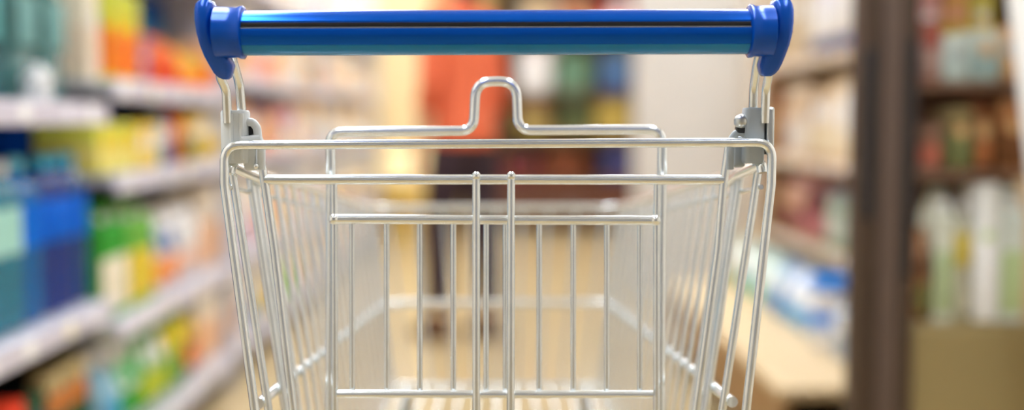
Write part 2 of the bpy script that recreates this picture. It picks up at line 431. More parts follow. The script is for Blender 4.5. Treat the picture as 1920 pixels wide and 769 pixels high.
# ================================================================== GOODS
def g_bottle(w, d, h, c1, c2, c3, root):
    r = w / 2
    prof = [(r * .75, 0), (r * .95, .006 * 1), (r, h * .03), (r, h * .22), (r * .95, h * .26), (r, h * .30), (r, h * .74), (r * .93, h * .79), (r * .62, h * .86), (r * .34, h * .90), (r * .32, h * .94)]
    obj('bottle_body', lathe(new(), prof, 22), mat('tinted bottle plastic', c1, .12, noise=.05, trans=.35), root)
    obj('bottle_cap', lathe(new(), [(r * .36, h * .92), (r * .4, h * .925), (r * .4, h * .99), (r * .34, h)], 18), plastic(c2), root)
    obj('bottle_label', lathe(new(), [(r * 1.0, h * .46), (r * 1.015, h * .462), (r * 1.015, h * .73), (r * 1.0, h * .732)], 22), card(c3), root)
def g_jug(w, d, h, c1, c2, c3, root):
    hx, hy = d / 2, w / 2
    rings = [sq(hx * .85, hy * .85, 0), sq(hx, hy, h * .03), sq(hx, hy, h * .2), sq(hx * .95, hy * .95, h * .23), sq(hx, hy, h * .26), sq(hx, hy, h * .6),
             sq(hx * .9, hy * .9, h * .7, 3), sq(hx * .5, hy * .5, h * .82, 2.4), sq(hx * .24, hx * .24, h * .88, 2), sq(hx * .22, hx * .22, h * .93, 2)]
    obj('jug_body', loft(new(), rings), mat('tinted jug plastic', c1, .14, noise=.06, trans=.4), root)
    obj('jug_cap', lathe(new(), [(hx * .28, h * .92), (hx * .3, h * .925), (hx * .3, h * .985), (hx * .25, h)], 18), plastic(c2), root)
    obj('jug_handle', tube(new(), fillet([(0, -hy * .25, h * .9), (0, -hy * .62, h * .97), (0, -hy * .8, h * .80), (0, -hy * .7, h * .72)], .02), .006, 8), plastic(c2), root)
    obj('jug_label', box(new(), (hx + .001, 0, h * .43), (.003, w * .7, h * .26), .001), card(c3), root)
def g_carton(w, d, h, c1, c2, c3, root):
    obj('carton_body', box(new(), (0, 0, h / 2), (d, w, h), .003), card(c1), root)
    obj('carton_panel', box(new(), (d / 2 + .0006, 0, h * .32), (.0022, w * .98, h * .52), .0008), card(c2), root)
    b = lathe(new(), [(min(w, h) * .26, 0), (min(w, h) * .26, .002)], 22, (d / 2 + .0015, 0, h * .62), 'X')
    obj('carton_badge', b, card(c3), root)
    obj('carton_end_panel', box(new(), (0, -w / 2 - .0006, h * .34), (d * .96, .0022, h * .5), .0008), card(c2), root)
def g_milk(w, d, h, c1, c2, c3, root):
    b = new(); hh = h * .78
    loft(b, [[Vector((sx * d / 2, sy * w / 2, z)) for sx, sy in ((-1, -1), (1, -1), (1, 1), (-1, 1))] for z in (0, hh)] +
            [[Vector((sx * .004, sy * w / 2, h * .95)) for sx, sy in ((-1, -1), (1, -1), (1, 1), (-1, 1))]])
    box(b, (0, 0, h * .965), (.006, w * .98, h * .07), .001)
    obj('carton_body', b, card(c1), root, smooth=False)
    obj('carton_panel', box(new(), (d / 2 + .0006, 0, hh * .38), (.0022, w * .96, hh * .6), .0008), card(c2), root)
    obj('carton_cap', lathe(new(), [(.014, 0), (.015, .004), (.015, .016), (.012, .018)], 16, (d * .30, 0, hh + (h * .95 - hh) * .38)), plastic(c3), root)
def g_pouch(w, d, h, c1, c2, c3, root):
    rings = []
    for t, fx, fy in ((0, .55, .9), (.04, .9, .98), (.2, 1.0, 1), (.45, .95, .97), (.7, .7, .95), (.88, .25, .98), (.9, .08, 1), (1.0, .06, 1.0)):
        rings.append(sq(d / 2 * fx, w / 2 * fy, h * t, 2.6 if t < .85 else 3.2, 28))
    obj('pouch_body', loft(new(), rings), mat('foil pouch', c1, .32, noise=.08, scale=16), root)
    def patch(z0, z1, wf, m, nm):
        rr = []
        def hx(t):
            ks = [(0, .55), (.04, .9), (.2, 1.0), (.45, .95), (.7, .7), (.88, .25)]
            for (a, fa), (b_, fb) in zip(ks, ks[1:]):
                if a <= t <= b_: return d / 2 * (fa + (fb - fa) * (t - a) / (b_ - a))
            return d / 2 * .2
        for k in range(7):
            t = z0 + (z1 - z0) * k / 6
            x = hx(t)
            e = math.sin(PI * (k + .6) / 7.2) ** .5
            row = []
            for j in range(9):
                yv = -1 + 2 * j / 8
                yv *= wf * e
                row.append(Vector((x * (1 - abs(yv) ** 2.6) ** (1 / 2.6) + .0022, yv * w / 2, h * t)))
            rr.append(row)
        b = new()
        f1 = [[b.verts.new(p) for p in r_] for r_ in rr]
        f2 = [[b.verts.new(p - Vector((.0016, 0, 0))) for p in r_] for r_ in rr]
        for g in (f1, f2):
            for i in range(6):
                for j in range(8): b.faces.new((g[i][j], g[i][j + 1], g[i + 1][j + 1], g[i + 1][j]))
        obj(nm, b, m, root)
    patch(.08, .42, .86, card(c2), 'pouch_print')
    patch(.46, .72, .7, card(c3), 'pouch_emblem')
def g_tub(w, d, h, c1, c2, c3, root):
    r = w / 2
    obj('tub_body', lathe(new(), [(r * .82, 0), (r * .86, .004), (r * .96, h * .66), (r * .97, h * .68)], 26), plastic(c1), root)
    obj('tub_lid', lathe(new(), [(r * .97, h * .66), (r, h * .665), (r, h * .95), (r * .96, h), (r * .5, h)], 26), plastic(c2), root)
    obj('tub_label', lathe(new(), [(r * .885, h * .14), (r * .9, h * .142), (r * .955, h * .52), (r * .94, h * .522)], 26), card(c3), root)
def g_can(w, d, h, c1, c2, c3, root):
    r = w / 2
    obj('can_body', lathe(new(), [(r * .93, 0), (r, .003), (r, h - .003), (r * .94, h), (r * .9, h - .003)], 24), M_ZINC, root)
    obj('can_label', lathe(new(), [(r * .99, .008), (r * 1.012, .0085), (r * 1.012, h * .55), (r * .99, h * .552)], 24), card(c1), root)
    obj('can_band', lathe(new(), [(r * .99, h * .555), (r * 1.012, h * .557), (r * 1.012, h - .008), (r * .99, h - .0078)], 24), card(c2), root)
def g_jar(w, d, h, c1, c2, c3, root):
    r = w / 2
    obj('jar_body', lathe(new(), [(r * .85, 0), (r, .006), (r, h * .72), (r * .85, h * .8), (r * .8, h * .84)], 24), mat('filled glass', c1, .1, noise=.1, coat=.3), root)
    obj('jar_lid', lathe(new(), [(r * .84, h * .83), (r * .87, h * .835), (r * .87, h * .98), (r * .8, h)], 22), plastic(c2), root)
    obj('jar_label', lathe(new(), [(r, h * .2), (r * 1.015, h * .202), (r * 1.015, h * .62), (r, h * .622)], 24), card(c3), root)
def g_spray(w, d, h, c1, c2, c3, root):
    hx, hy = d / 2, w / 2
    obj('bottle_body', loft(new(), [sq(hx * .9, hy * .9, 0, 3), sq(hx, hy, h * .03, 3), sq(hx, hy, h * .5, 3), sq(hx * .7, hy * .62, h * .68, 2.6), sq(hx * .3, hx * .3, h * .78, 2)]), plastic(c1, .25), root)
    b = new(); lathe(b, [(hx * .36, h * .77), (hx * .36, h * .86)], 16)
    box(b, (hx * .35, 0, h * .92), (d * .9, w * .34, h * .12), .004); tube(b, [(hx * .7, 0, h * .88), (hx * .9, 0, h * .78)], .004, 8)
    obj('spray_head', b, plastic(c2), root)
    obj('bottle_label', box(new(), (hx + .0008, 0, h * .28), (.002, w * .72, h * .3), .0008), card(c3), root)
GOODS = dict(bottle=g_bottle, jug=g_jug, carton=g_carton, milk=g_milk, pouch=g_pouch, tub=g_tub, can=g_can, jar=g_jar, spray=g_spray)
NAMES = dict(bottle='drink_bottle', jug='water_jug', carton='food_carton', milk='milk_carton', pouch='snack_pouch', tub='plastic_tub', can='food_can', jar='glass_jar', spray='spray_bottle')
CATS = dict(bottle='bottle', jug='water jug', carton='carton', milk='milk carton', pouch='pouch', tub='tub', can='can', jar='jar', spray='spray bottle')

def facing(kind, n, x, ya, yb, z, d, h, cols, desc, where, rz=0, gap=.94, axis='y', round_=False):
    """n like goods side by side from ya to yb (along y, or along x when axis='x'); cols = body, second, third colour"""
    step = abs(yb - ya) / n
    w = step * gap
    if kind in ('bottle', 'tub', 'can', 'jar'): d = w
    first = None
    for k in range(n):
        p = min(ya, yb) + step * (k + .5)
        # front face of the goods lies on x (axis y) ; base centre is half a depth behind it
        if axis == 'y':
            loc = (x - d / 2 if rz == 0 else x + d / 2, p, z)
        else:
            loc = (p, x + d / 2, z)
        if first is None:
            first = o_ = thing(NAMES[kind], desc, CATS[kind], loc, rz)
            GOODS[kind](w, d, h, *cols, first)
        else:
            o_ = dup(first, loc, rz, desc, None)
        REG.setdefault('%s %s' % (desc, where), []).append(o_)
    return first

REG = {}
def label_goods():
    for key, lst in REG.items():
        lst.sort(key=lambda o: o.location.y)
        for k, o in enumerate(lst):
            if len(lst) == 1: o['label'] = key
            else: o['label'] = '%s, %s from the cart' % (key, ORD[k]); o['group'] = key
# colours
WHT = (240, 240, 240); CRM = (246, 236, 212); YEL = (245, 205, 40); LYE = (242, 230, 120); ORG = (245, 120, 20); RED = (225, 60, 30)
BLU = (0, 84, 190); NAV = (5, 30, 110); SKY = (60, 170, 225); TEA = (70, 165, 175); AQU = (0, 150, 200); GRN = (50, 160, 50); LGR = (150, 205, 90)
DGR = (20, 80, 50); PCH = (248, 196, 150); PNK = (242, 170, 170); PUR = (110, 90, 160); BRN = (110, 70, 40); TAN = (200, 160, 110); MAR = (120, 40, 50); GRY = (150, 155, 155)
LIL = (222, 218, 235); OLV = (150, 140, 60); BLK = (25, 25, 30)

# ================================================================== LEFT SHELVING
XE, XB = -.92, -1.36
M_RAIL = mat('pale price rail', (206, 203, 218), .35, noise=.03)
M_SHELF = mat('white powder coated steel', (196, 196, 206), .45, noise=.04, scale=6)
M_BACK = mat('grey perforated back panel', (120, 126, 138), .6, noise=.08, scale=4)
TAGC = [(250, 250, 250), (246, 240, 215), (240, 240, 250), (250, 250, 250), (238, 236, 246)]
def unit(label, ya, yb, shelves, height=2.05, xe=XE, xb=XB, ends=(1, 1), mback=M_BACK, mshelf=M_SHELF, mrail=M_RAIL, rail_h=.05):
    s = 1 if xe > xb else -1
    root = thing('shelving_unit', label, 'shelf unit', ((xe + xb) / 2, (ya + yb) / 2, 0))
    o = Vector((-(xe + xb) / 2, -(ya + yb) / 2, 0))
    def pt(nm, b, m, par=None, lb=None):
        bmesh.ops.translate(b, verts=b.verts[:], vec=o); return obj(nm, b, m, par or root, smooth=False, label=lb)
    pt('back_panel', box(new(), (xb - s * .012, (ya + yb) / 2, height / 2), (.024, yb - ya, height)), mback)
    for e, y in zip(ends, (ya + .011, yb - .011)):
        if e: pt('end_panel', box(new(), ((xe + xb) / 2, y, height / 2), (abs(xe - xb) - .01, .022, height), .002), mshelf)
    pt('plinth', box(new(), ((xe + xb) / 2 - s * .02, (ya + yb) / 2, .04), (abs(xe - xb) - .04, yb - ya - .05, .08), .002), mat('dark plinth', (60, 60, 64), .6, noise=.05))
    for z in shelves:
        sh = pt('shelf_board', box(new(), ((xe + xb) / 2, (ya + yb) / 2, z - .012), (abs(xe - xb) - .012, yb - ya - .048, .024), .002), mshelf)
        pt('price_rail', box(new(), (xe - s * .002, (ya + yb) / 2, z - rail_h / 2 + .004), (.010, yb - ya - .048, rail_h), .003), mrail, sh, 'pale price rail along the shelf edge')
        y = ya + .1; k = 0
        while y < yb - .1:
            pt('price_tag', box(new(), (xe + s * .0036, y, z - rail_h / 2 + .004), (.0016, .05, rail_h * .7), .0005), card(TAGC[(k + int(z * 10)) % 5]), sh)
            y += random.uniform(.14, .24); k += 1
    return root
B1 = (1.42, 2.86); B2 = (2.87, 4.15); B3 = (4.16, 6.5); B4 = (6.51, 9.3)
S1 = (.13, .51, .975, 1.44); S2 = (.13, .44, .805, 1.035, 1.4); S3 = (.13, .44, .80, 1.10, 1.45); S4 = (.13, .44, .80, 1.12, 1.5)
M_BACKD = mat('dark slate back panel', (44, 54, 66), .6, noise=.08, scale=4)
unit('white shelving unit holding blue bottles and big teal water jugs', *B1, S1, ends=(1, 0), mback=M_BACKD)
unit('white shelving unit of orange and yellow cartons beyond the blue bottles', *B2, S2, ends=(0, 1), mback=M_BACKD)
unit('white shelving unit of pale cream packages beyond the orange cartons', *B3, S3)
unit('distant white shelving unit next to the cream column', *B4, S4)
XI = -.965
def Y_(px): return y_on(px, XI)
w1 = 'over the blue bottles'
# bay 1, upper shelf: teal jugs
facing('jug', 2, XI - .04, 1.50, 1.93, .977, .19, .40, ((60, 150, 160), AQU, (70, 160, 185)), 'teal five litre water jug with aqua cap', 'over the blue bottles')
facing('jug', 2, XI - .04, 1.95, Y_(62), .977, .20, .41, ((40, 140, 160), AQU, (80, 160, 165)), 'teal water jug with blue cap', w1)
facing('bottle', 1, XI + .036, Y_(68) - .032, Y_(68) + .032, .977, .07, .08, (WHT, WHT, WHT), 'small squat white bottle', 'in front of the teal jugs')
facing('jug', 2, XI - .04, Y_(64), 2.83, .977, .20, .41, ((90, 150, 150), GRY, (115, 165, 165)), 'grey green water jug with grey cap', w1)
facing('carton', 3, XI, 1.50, 2.8, 1.442, .2, .25, ((150, 160, 165), GRY, WHT), 'grey carton', 'over the teal jugs')
# bay 1, middle shelf: blue bottles
w2 = 'under the teal jugs'
facing('bottle', 6, XI, 1.50, Y_(-60), .512, .1, .36, ((0, 90, 160), WHT, SKY), 'tall teal blue bottle with white cap', w2)
facing('bottle', 3, XI, Y_(-55), Y_(50), .512, .1, .345, ((50, 150, 180), WHT, (175, 225, 215)), 'grey teal bottle with pale aqua label', w2)
facing('bottle', 1, XI, Y_(52), Y_(90), .512, .1, .35, ((0, 120, 200), (120, 220, 250), (0, 110, 225)), 'bright blue bottle with sky blue cap', w2)
facing('bottle', 2, XI, 2.585, 2.75, .512, .1, .35, ((0, 60, 160), (60, 205, 245), (0, 105, 225)), 'dark navy bottle with blue label', w2)
facing('bottle', 1, XI, 2.755, 2.85, .512, .1, .35, ((0, 80, 150), (50, 190, 230), (0, 100, 215)), 'deep blue bottle with aqua cap', w2)
facing('bottle', 10, XI - .18, 1.54, 2.8, .512, .1, .36, ((0, 60, 150), AQU, BLU), 'blue bottle in the second row', w2)
# bay 1, bottom shelf
w3 = 'below the blue bottles'
facing('carton', 3, XI, 1.50, Y_(-20), .132, .2, .22, (NAV, RED, WHT), 'navy carton with red panel', w3)
facing('carton', 1, XI, Y_(-15), Y_(35), .132, .2, .24, (RED, NAV, WHT), 'red carton with navy panel', w3)
facing('jar', 2, XI, Y_(40), Y_(88), .132, .1, .22, ((40, 60, 90), DGR, NAV), 'dark jar with green lid', w3)
facing('jar', 3, XI, Y_(90), Y_(165), .132, .1, .25, ((200, 120, 50), (190, 170, 120), DGR), 'amber jar with tan lid', w3)
# bay 2
wa = 'past the teal jugs'
facing('carton', 1, XI - .02, B2[0] + .03, Y_(207), 1.037, .2, .23, (CRM, (245, 225, 200), WHT), 'cream carton', wa)
facing('carton', 2, XI, Y_(209), Y_(268), 1.037, .2, .235, ((205, 210, 70), ORG, YEL), 'lime yellow carton with orange lower half', wa)
facing('tub', 1, XI, Y_(270), Y_(293), 1.037, .1, .13, (LIL, PUR, PUR), 'lilac tub with purple lid', wa)
facing('pouch', 2, XI, Y_(294), Y_(348), 1.037, .12, .15, (ORG, RED, (250, 90, 30)), 'orange red pouch', wa)
facing('pouch', 2, XI, Y_(350), Y_(395), 1.037, .12, .13, ((250, 180, 30), ORG, YEL), 'golden yellow pouch', wa)
facing('carton', 1, XI, Y_(396), B2[1] - .03, 1.037, .15, .17, (PCH, ORG, WHT), 'peach carton', wa)
facing('carton', 4, XI - .17, Y_(272), B2[1] - .03, 1.037, .15, .30, ((10, 90, 185), BLU, SKY), 'tall blue carton behind the orange pouches', wa)
wb = 'under the orange pouches'
facing('carton', 3, XI, B2[0] + .03, Y_(255), .807, .16, .125, ((225, 225, 90), (245, 230, 130), YEL), 'low lemon yellow carton', wb)
facing('carton', 2, XI, Y_(256), Y_(300), .807, .16, .125, (YEL, (245, 215, 110), WHT), 'low golden carton', wb)
facing('bottle', 2, XI, Y_(301), Y_(325), .807, .1, .15, (SKY, WHT, WHT), 'small sky blue bottle', wb)
facing('bottle', 2, XI, Y_(326), Y_(345), .807, .1, .175, ((220, 90, 50), RED, ORG), 'small orange red bottle', wb)
facing('carton', 2, XI, Y_(348), Y_(378), .807, .12, .15, ((240, 200, 60), OLV, WHT), 'yellow carton with olive panel', wb)
facing('carton', 2, XI, Y_(380), B2[1] - .03, .807, .12, .16, (CRM, YEL, WHT), 'cream carton with yellow panel', wb)
facing('carton', 5, XI - .17, B2[0] + .04, Y_(345), .807, .12, .185, (NAV, BLU, SKY), 'dark blue carton behind the yellow cartons', wb)
wc = 'beyond the navy bottles'
facing('milk', 2, XI, B2[0] + .03, Y_(235), .442, .1, .29, (GRN, CRM, WHT), 'green topped carton with cream lower panel', wc)
facing('milk', 2, XI, Y_(236), Y_(286), .442, .1, .28, ((110, 180, 70), (235, 205, 60), WHT), 'light green carton with yellow panel', wc)
facing('pouch', 2, XI, Y_(289), Y_(338), .442, .12, .24, ((235, 235, 235), (250, 150, 60), (20, 100, 180)), 'white pouch with blue emblem and orange print', wc)
facing('pouch', 2, XI, Y_(339), Y_(382), .442, .12, .25, ((235, 234, 234), (238, 200, 180), WHT), 'white pouch with blush print', wc)
facing('carton', 2, XI, Y_(384), B2[1] - .03, .442, .12, .28, ((240, 225, 205), PCH, WHT), 'pale peach carton', wc)
wd = 'below the green cartons'
facing('spray', 2, XI, B2[0] + .03, Y_(215), .132, .1, .25, ((150, 200, 225), WHT, SKY), 'pale blue spray bottle with white head', wd)
facing('pouch', 2, XI, Y_(217), Y_(262), .132, .12, .25, ((225, 240, 230), GRN, (60, 180, 90)), 'white pouch with green print', wd)
facing('pouch', 2, XI, Y_(264), Y_(310), .132, .12, .26, ((90, 180, 80), (200, 210, 60), WHT), 'green pouch with lime print', wd)
facing('bottle', 2, XI, Y_(312), Y_(345), .132, .1, .26, (LGR, SKY, (235, 215, 60)), 'light green bottle with yellow label', wd)
facing('pouch', 1, XI, Y_(346), Y_(366), .132, .12, .26, ((30, 90, 110), ORG, YEL), 'dark teal pouch with orange print', wd)
facing('carton', 2, XI, Y_(368), B2[1] - .03, .132, .12, .265, ((246, 238, 226), PCH, CRM), 'tall cream carton with peach panel', wd)
# bay 3: pale packages
def fill(shelf_z, ya, yb, palette, hs, where, n_lo=2, n_hi=3, wmin=.10, wmax=.16, x=XI, rz=0, dd=.12):
    y = ya; i = 0
    while y < yb - .1:
        kd, cols, desc = palette[i % len(palette)]
        n = random.randint(n_lo, n_hi); w = random.uniform(wmin, wmax)
        if kd in ('bottle', 'can', 'jar', 'tub'): w = min(w, .105)
        y2 = min(y + n * w, yb)
        nn = max(1, int(round((y2 - y) / w)))
        facing(kd, nn, x, y, y2, shelf_z, dd, random.uniform(*hs), cols, desc, where, rz)
        y = y2 + .012; i += 1
PALE = (250, 240, 225)
fill(.132, *[B3[0] + .04, B3[1] - .04], [('carton', ((235, 225, 210), PCH, WHT), 'beige carton with peach panel'), ('pouch', (WHT, SKY, WHT), 'white pouch with sky blue print'), ('carton', (CRM, YEL, WHT), 'cream carton with yellow panel'),
     ('milk', (WHT, LGR, GRN), 'white carton with pale green panel'), ('tub', (WHT, CRM, PCH), 'white tub with cream lid'), ('carton', (PCH, CRM, WHT), 'peach carton with cream panel')], (.2, .27), 'low in the cream package unit', 2, 3, .13, .17)
fill(.442, *[B3[0] + .04, B3[1] - .04], [('carton', (PALE, LIL, WHT), 'ivory carton with lilac panel'), ('pouch', (WHT, PNK, PCH), 'white pouch with pink print'), ('carton', (CRM, PCH, ORG), 'cream carton with peach panel'),
     ('jar', (YEL, WHT, CRM), 'yellow jar with white lid'), ('carton', (WHT, (240, 210, 190), PNK), 'white carton with blush panel'), ('pouch', (CRM, YEL, WHT), 'cream pouch with yellow print')], (.22, .3), 'in the cream package unit', 2, 3, .13, .17)
fill(.802, *[B3[0] + .04, B3[1] - .04], [('carton', ((250, 190, 110), CRM, WHT), 'apricot carton with cream panel'), ('tub', (LIL, PUR, WHT), 'lilac tub with purple lid'), ('pouch', (PCH, ORG, YEL), 'peach pouch with orange print'),
     ('carton', (PNK, CRM, PUR), 'pink carton with cream panel'), ('pouch', (PALE, PCH, WHT), 'ivory pouch with peach print'), ('carton', ((250, 205, 140), WHT, YEL), 'light amber carton with white panel')], (.18, .25), 'in the cream package unit', 2, 3, .12, .16)
fill(1.102, *[B3[0] + .04, B3[1] - .04], [('pouch', ((235, 195, 60), OLV, CRM), 'mustard pouch with olive print'), ('carton', (PALE, PCH, WHT), 'ivory carton with peach panel'), ('carton', (WHT, PNK, CRM), 'white carton with pink panel'),
     ('pouch', ((250, 200, 120), (245, 170, 60), WHT), 'amber pouch with orange print'), ('carton', (CRM, PALE, YEL), 'cream carton with ivory panel'), ('jar', (PCH, WHT, WHT), 'peach jar with white lid')], (.2, .28), 'in the cream package unit', 2, 3, .12, .16)
fill(1.452, *[B3[0] + .04, B3[1] - .04], [('carton', ((235, 225, 205), CRM, WHT), 'large beige carton'), ('carton', ((220, 200, 165), WHT, CRM), 'large tan carton')], (.25, .32), 'atop the cream package unit', 2, 3, .2, .26, dd=.2)
# bay 4
fill(.132, B4[0] + .04, B4[1] - .04, [('carton', (TAN, CRM, WHT), 'tan carton with cream panel'), ('carton', (CRM, PCH, WHT), 'cream carton with peach panel')], (.2, .26), 'low by the cream column', 2, 3, .18, .22)
fill(.442, B4[0] + .04, B4[1] - .04, [('pouch', (CRM, YEL, WHT), 'cream pouch with yellow print'), ('carton', (PALE, TAN, WHT), 'ivory carton with tan panel')], (.22, .28), 'by the cream column', 2, 3, .18, .22)
fill(.802, B4[0] + .04, B4[1] - .04, [('carton', ((250, 215, 160), CRM, WHT), 'light amber carton with cream panel'), ('pouch', (PCH, WHT, CRM), 'peach pouch with white print')], (.2, .27), 'by the cream column', 2, 3, .18, .22)
fill(1.122, B4[0] + .04, B4[1] - .04, [('carton', (PALE, CRM, PCH), 'ivory carton with cream panel'), ('pouch', ((250, 220, 170), PCH, WHT), 'light amber pouch with peach print')], (.22, .3), 'by the cream column', 2, 3, .18, .22)
fill(1.502, B4[0] + .04, B4[1] - .04, [('carton', (CRM, PALE, WHT), 'large cream carton'), ('carton', ((235, 220, 190), WHT, WHT), 'large beige carton')], (.25, .3), 'high by the cream column', 2, 3, .24, .28, dd=.2)

# ================================================================== FAR END
YE = 9.9
# cream column and round yellow bin
x0, x1 = at_y(698, 200, YE).x, at_y(806, 200, YE).x
obj('column', box(new(), ((x0 + x1) / 2, YE + .25, ZC / 2), (x1 - x0, .5, ZC - .002), .01), mat('cream column paint', (238, 212, 162), .7, noise=.03, scale=3), smooth=False, kind='structure')
bc = at_y(752, 340, YE - .33)
bin_ = thing('display_bin', 'round cream and yellow display bin standing before the cream column', 'bin', (bc.x, bc.y, 0))
obj('bin_body', lathe(new(), [(.12, 0), (.13, .02), (.03, .04), (.03, .21), (.12, .25), (.22, .31), (.262, .40)], 32), mat('yellow bin plastic', (238, 205, 70), .4, noise=.05), bin_)
obj('bin_dome', lathe(new(), [(.262, .40), (.27, .43), (.265, .52), (.22, .62), (.13, .68), (.03, .70)], 32), mat('cream bin dome', (250, 226, 170), .35, noise=.04), bin_)
# wooden gondola on the end wall
gx0, gx1 = at_y(925, 200, YE).x, at_y(1212, 200, YE).x
M_WOOD = mat('dark olive brown wood', (112, 84, 44), .5, noise=.2, scale=5, stretch=(1, 1, 8))
M_WOOD2 = mat('red brown wood', (96, 54, 34), .5, noise=.2, scale=5, stretch=(8, 1, 1))
cab = thing('display_cabinet', 'dark brown wooden display cabinet against the far end wall', 'cabinet', ((gx0 + gx1) / 2, YE + .3, 0))
W = gx1 - gx0
def cb(nm, c, s, m, bev=.004): return obj(nm, box(new(), c, s, bev), m, cab, smooth=False)
cb('back_panel', (0, .28, 1.1), (W, .03, 2.2), M_WOOD)
for s in (-1, 1): cb('side_panel', (s * (W / 2 - .02), 0, 1.1), (.04, .52, 2.2), M_WOOD)
for z in (.10, .42, .80, 1.15, 1.62, 2.17): cb('shelf_board', (0, 0, z), (W - .082, .5, .035), M_WOOD if z > .6 else M_WOOD2)
for s, nm in ((-1, 'l'), (1, 'r')):
    dr = cb('cabinet_door', (s * (W / 4 - .022), -.262, .25), (W / 2 - .05, .02, .28), M_WOOD2)
    h_ = obj('door_handle', tube(new(), [(s * .05, -.29, .3), (s * .05, -.29, .2)], .006, 8), M_ZINC, dr)
def far_item(kind, px, z, w, h, cols, desc, where='in the wooden cabinet'):
    x = at_y(px, 200, YE + .1).x
    r = thing(NAMES[kind], '%s %s' % (desc, where), CATS[kind], (x, YE + .1 + .1, z), -PI / 2)
    GOODS[kind](w, .2 if kind not in ('bottle', 'tub', 'can', 'jar') else w, h, *cols, r)
far_item('tub', 1003, 1.17, .32, .38, ((210, 196, 190), (222, 214, 212), WHT), 'large white tub')
far_item('carton', 1075, 1.17, .28, .34, ((92, 120, 96), (100, 132, 110), (90, 120, 90)), 'large green carton')
far_item('carton', 1155, 1.17, .24, .33, ((70, 96, 136), (52, 86, 140), (110, 140, 160)), 'large blue carton')
far_item('carton', 1150, .82, .28, .27, ((170, 146, 70), (182, 156, 76), (196, 170, 90)), 'mustard yellow carton')
far_item('pouch', 1080, .82, .26, .25, ((86, 100, 60), (110, 106, 60), (80, 100, 66)), 'dark green pouch')
far_item('pouch', 1000, .82, .3, .25, ((150, 120, 60), OLV, TAN), 'olive tan pouch')
far_item('carton', 1160, .44, .26, .28, ((58, 56, 96), (70, 64, 104), (60, 70, 120)), 'dark blue violet carton')
far_item('carton', 1060, .44, .34, .24, ((110, 55, 30), (120, 60, 35), BRN), 'red brown carton')
far_item('carton', 975, .44, .28, .24, ((70, 35, 50), MAR, BRN), 'dark maroon carton')
far_item('carton', 1010, 1.64, .3, .3, ((190, 170, 140), (200, 184, 160), TAN), 'large beige carton', 'on the high shelf of the wooden cabinet')
far_item('carton', 1080, 1.64, .28, .3, ((150, 70, 60), (160, 60, 50), TAN), 'large red carton', 'on the high shelf of the wooden cabinet')
far_item('carton', 1160, 1.64, .28, .3, ((150, 30, 30), RED, WHT), 'large dark red carton', 'on the high shelf of the wooden cabinet')
# grey beige pillar
YQ = 6.3
px0, px1 = at_y(1207, 200, YQ).x, at_y(1392, 200, YQ).x
obj('pillar', box(new(), ((px0 + px1) / 2, YQ + .25, ZC / 2), (px1 - px0, .5, ZC - .002), .012), mat('pale grey beige pillar paint', (200, 196, 190), .7, noise=.03, scale=3), smooth=False, kind='structure')

# ================================================================== RIGHT SHELVING AND LOW DECK
XRF = 1.10
def YR_(px): return y_on(px, XRF + .03)
RA, RB = 2.98, 4.95
unit('tan shelving unit with a low cream deck behind the brown post', RA, RB, (.5, .80, 1.16, 1.55), xe=XRF, xb=XRF + .45, mback=mat('tan back panel', (170, 140, 105), .6, noise=.06), mshelf=mat('tan laminate', (205, 178, 138), .5, noise=.06, scale=6), mrail=mat('tan rail', (214, 190, 160), .4, noise=.05), rail_h=.035)
deck = thing('display_deck', 'low cream display deck in front of the tan shelving', 'display deck', (.885, (2.895 + RB) / 2, 0))
DL = RB - 2.895
obj('deck_top', box(new(), (.005, 0, .262), (.38, DL, .028), .006), mat('cream laminate', (206, 182, 142), .5, noise=.04, scale=4), deck, smooth=False)
obj('deck_front', box(new(), (-.165, 0, .16), (.02, DL - .02, .175), .003), mat('brown board', (150, 112, 66), .5, noise=.15, scale=4, stretch=(1, 1, 6)), deck, smooth=False)
obj('deck_plinth', box(new(), (-.13, 0, .036), (.03, DL - .04, .072), .002), mat('black plinth', (35, 28, 22), .5, noise=.1), deck, smooth=False)
obj('deck_back', box(new(), (.17, 0, .12), (.02, DL - .02, .24), .002), mat('brown board', (150, 112, 66), .5, noise=.15, scale=4, stretch=(1, 1, 6)), deck, smooth=False)
wr = 'on the tan shelving'
G = PI
facing('carton', 4, XRF + .03, RA + .04, YR_(1515), 1.162, .2, .055, ((40, 60, 110), (30, 50, 100), BLU), 'low navy carton', 'under the ivory cartons', G)
facing('carton', 3, XRF + .03, RA + .04, YR_(1515), 1.218, .2, .26, ((226, 216, 204), (228, 226, 224), LIL), 'ivory white carton', 'on the upper tan shelf', G)
facing('carton', 1, XRF + .03, YR_(1513), YR_(1495), 1.162, .2, .31, ((190, 168, 138), (204, 188, 160), WHT), 'light tan carton', 'on the upper tan shelf', G)
facing('carton', 3, XRF + .03, YR_(1492), RB - .04, 1.162, .2, .32, ((208, 192, 166), (190, 168, 134), WHT), 'cream carton with tan panel', 'on the upper tan shelf', G)
facing('carton', 2, XRF + .02, YR_(1590), YR_(1520), 1.10, .05, .035, (NAV, BLU, BLU), 'thin navy box', 'tucked under the upper tan shelf', G) if False else None
facing('carton', 3, XRF + .03, RA + .04, YR_(1560), .802, .2, .27, ((222, 196, 158), (232, 216, 188), WHT), 'light tan carton with cream panel', 'on the middle tan shelf', G)
facing('pouch', 3, XRF + .03, YR_(1558), YR_(1515), .802, .14, .28, ((218, 186, 138), (230, 216, 186), WHT), 'sandy pouch with ivory print', 'on the middle tan shelf', G)
facing('carton', 3, XRF + .03, YR_(1512), YR_(1475), .802, .2, .27, ((212, 190, 162), (224, 216, 206), TAN), 'grey tan carton with ivory panel', 'on the middle tan shelf', G)
facing('pouch', 2, XRF + .03, YR_(1472), YR_(1452), .802, .14, .27, ((160, 90, 45), BRN, TAN), 'brown pouch', 'on the middle tan shelf', G)
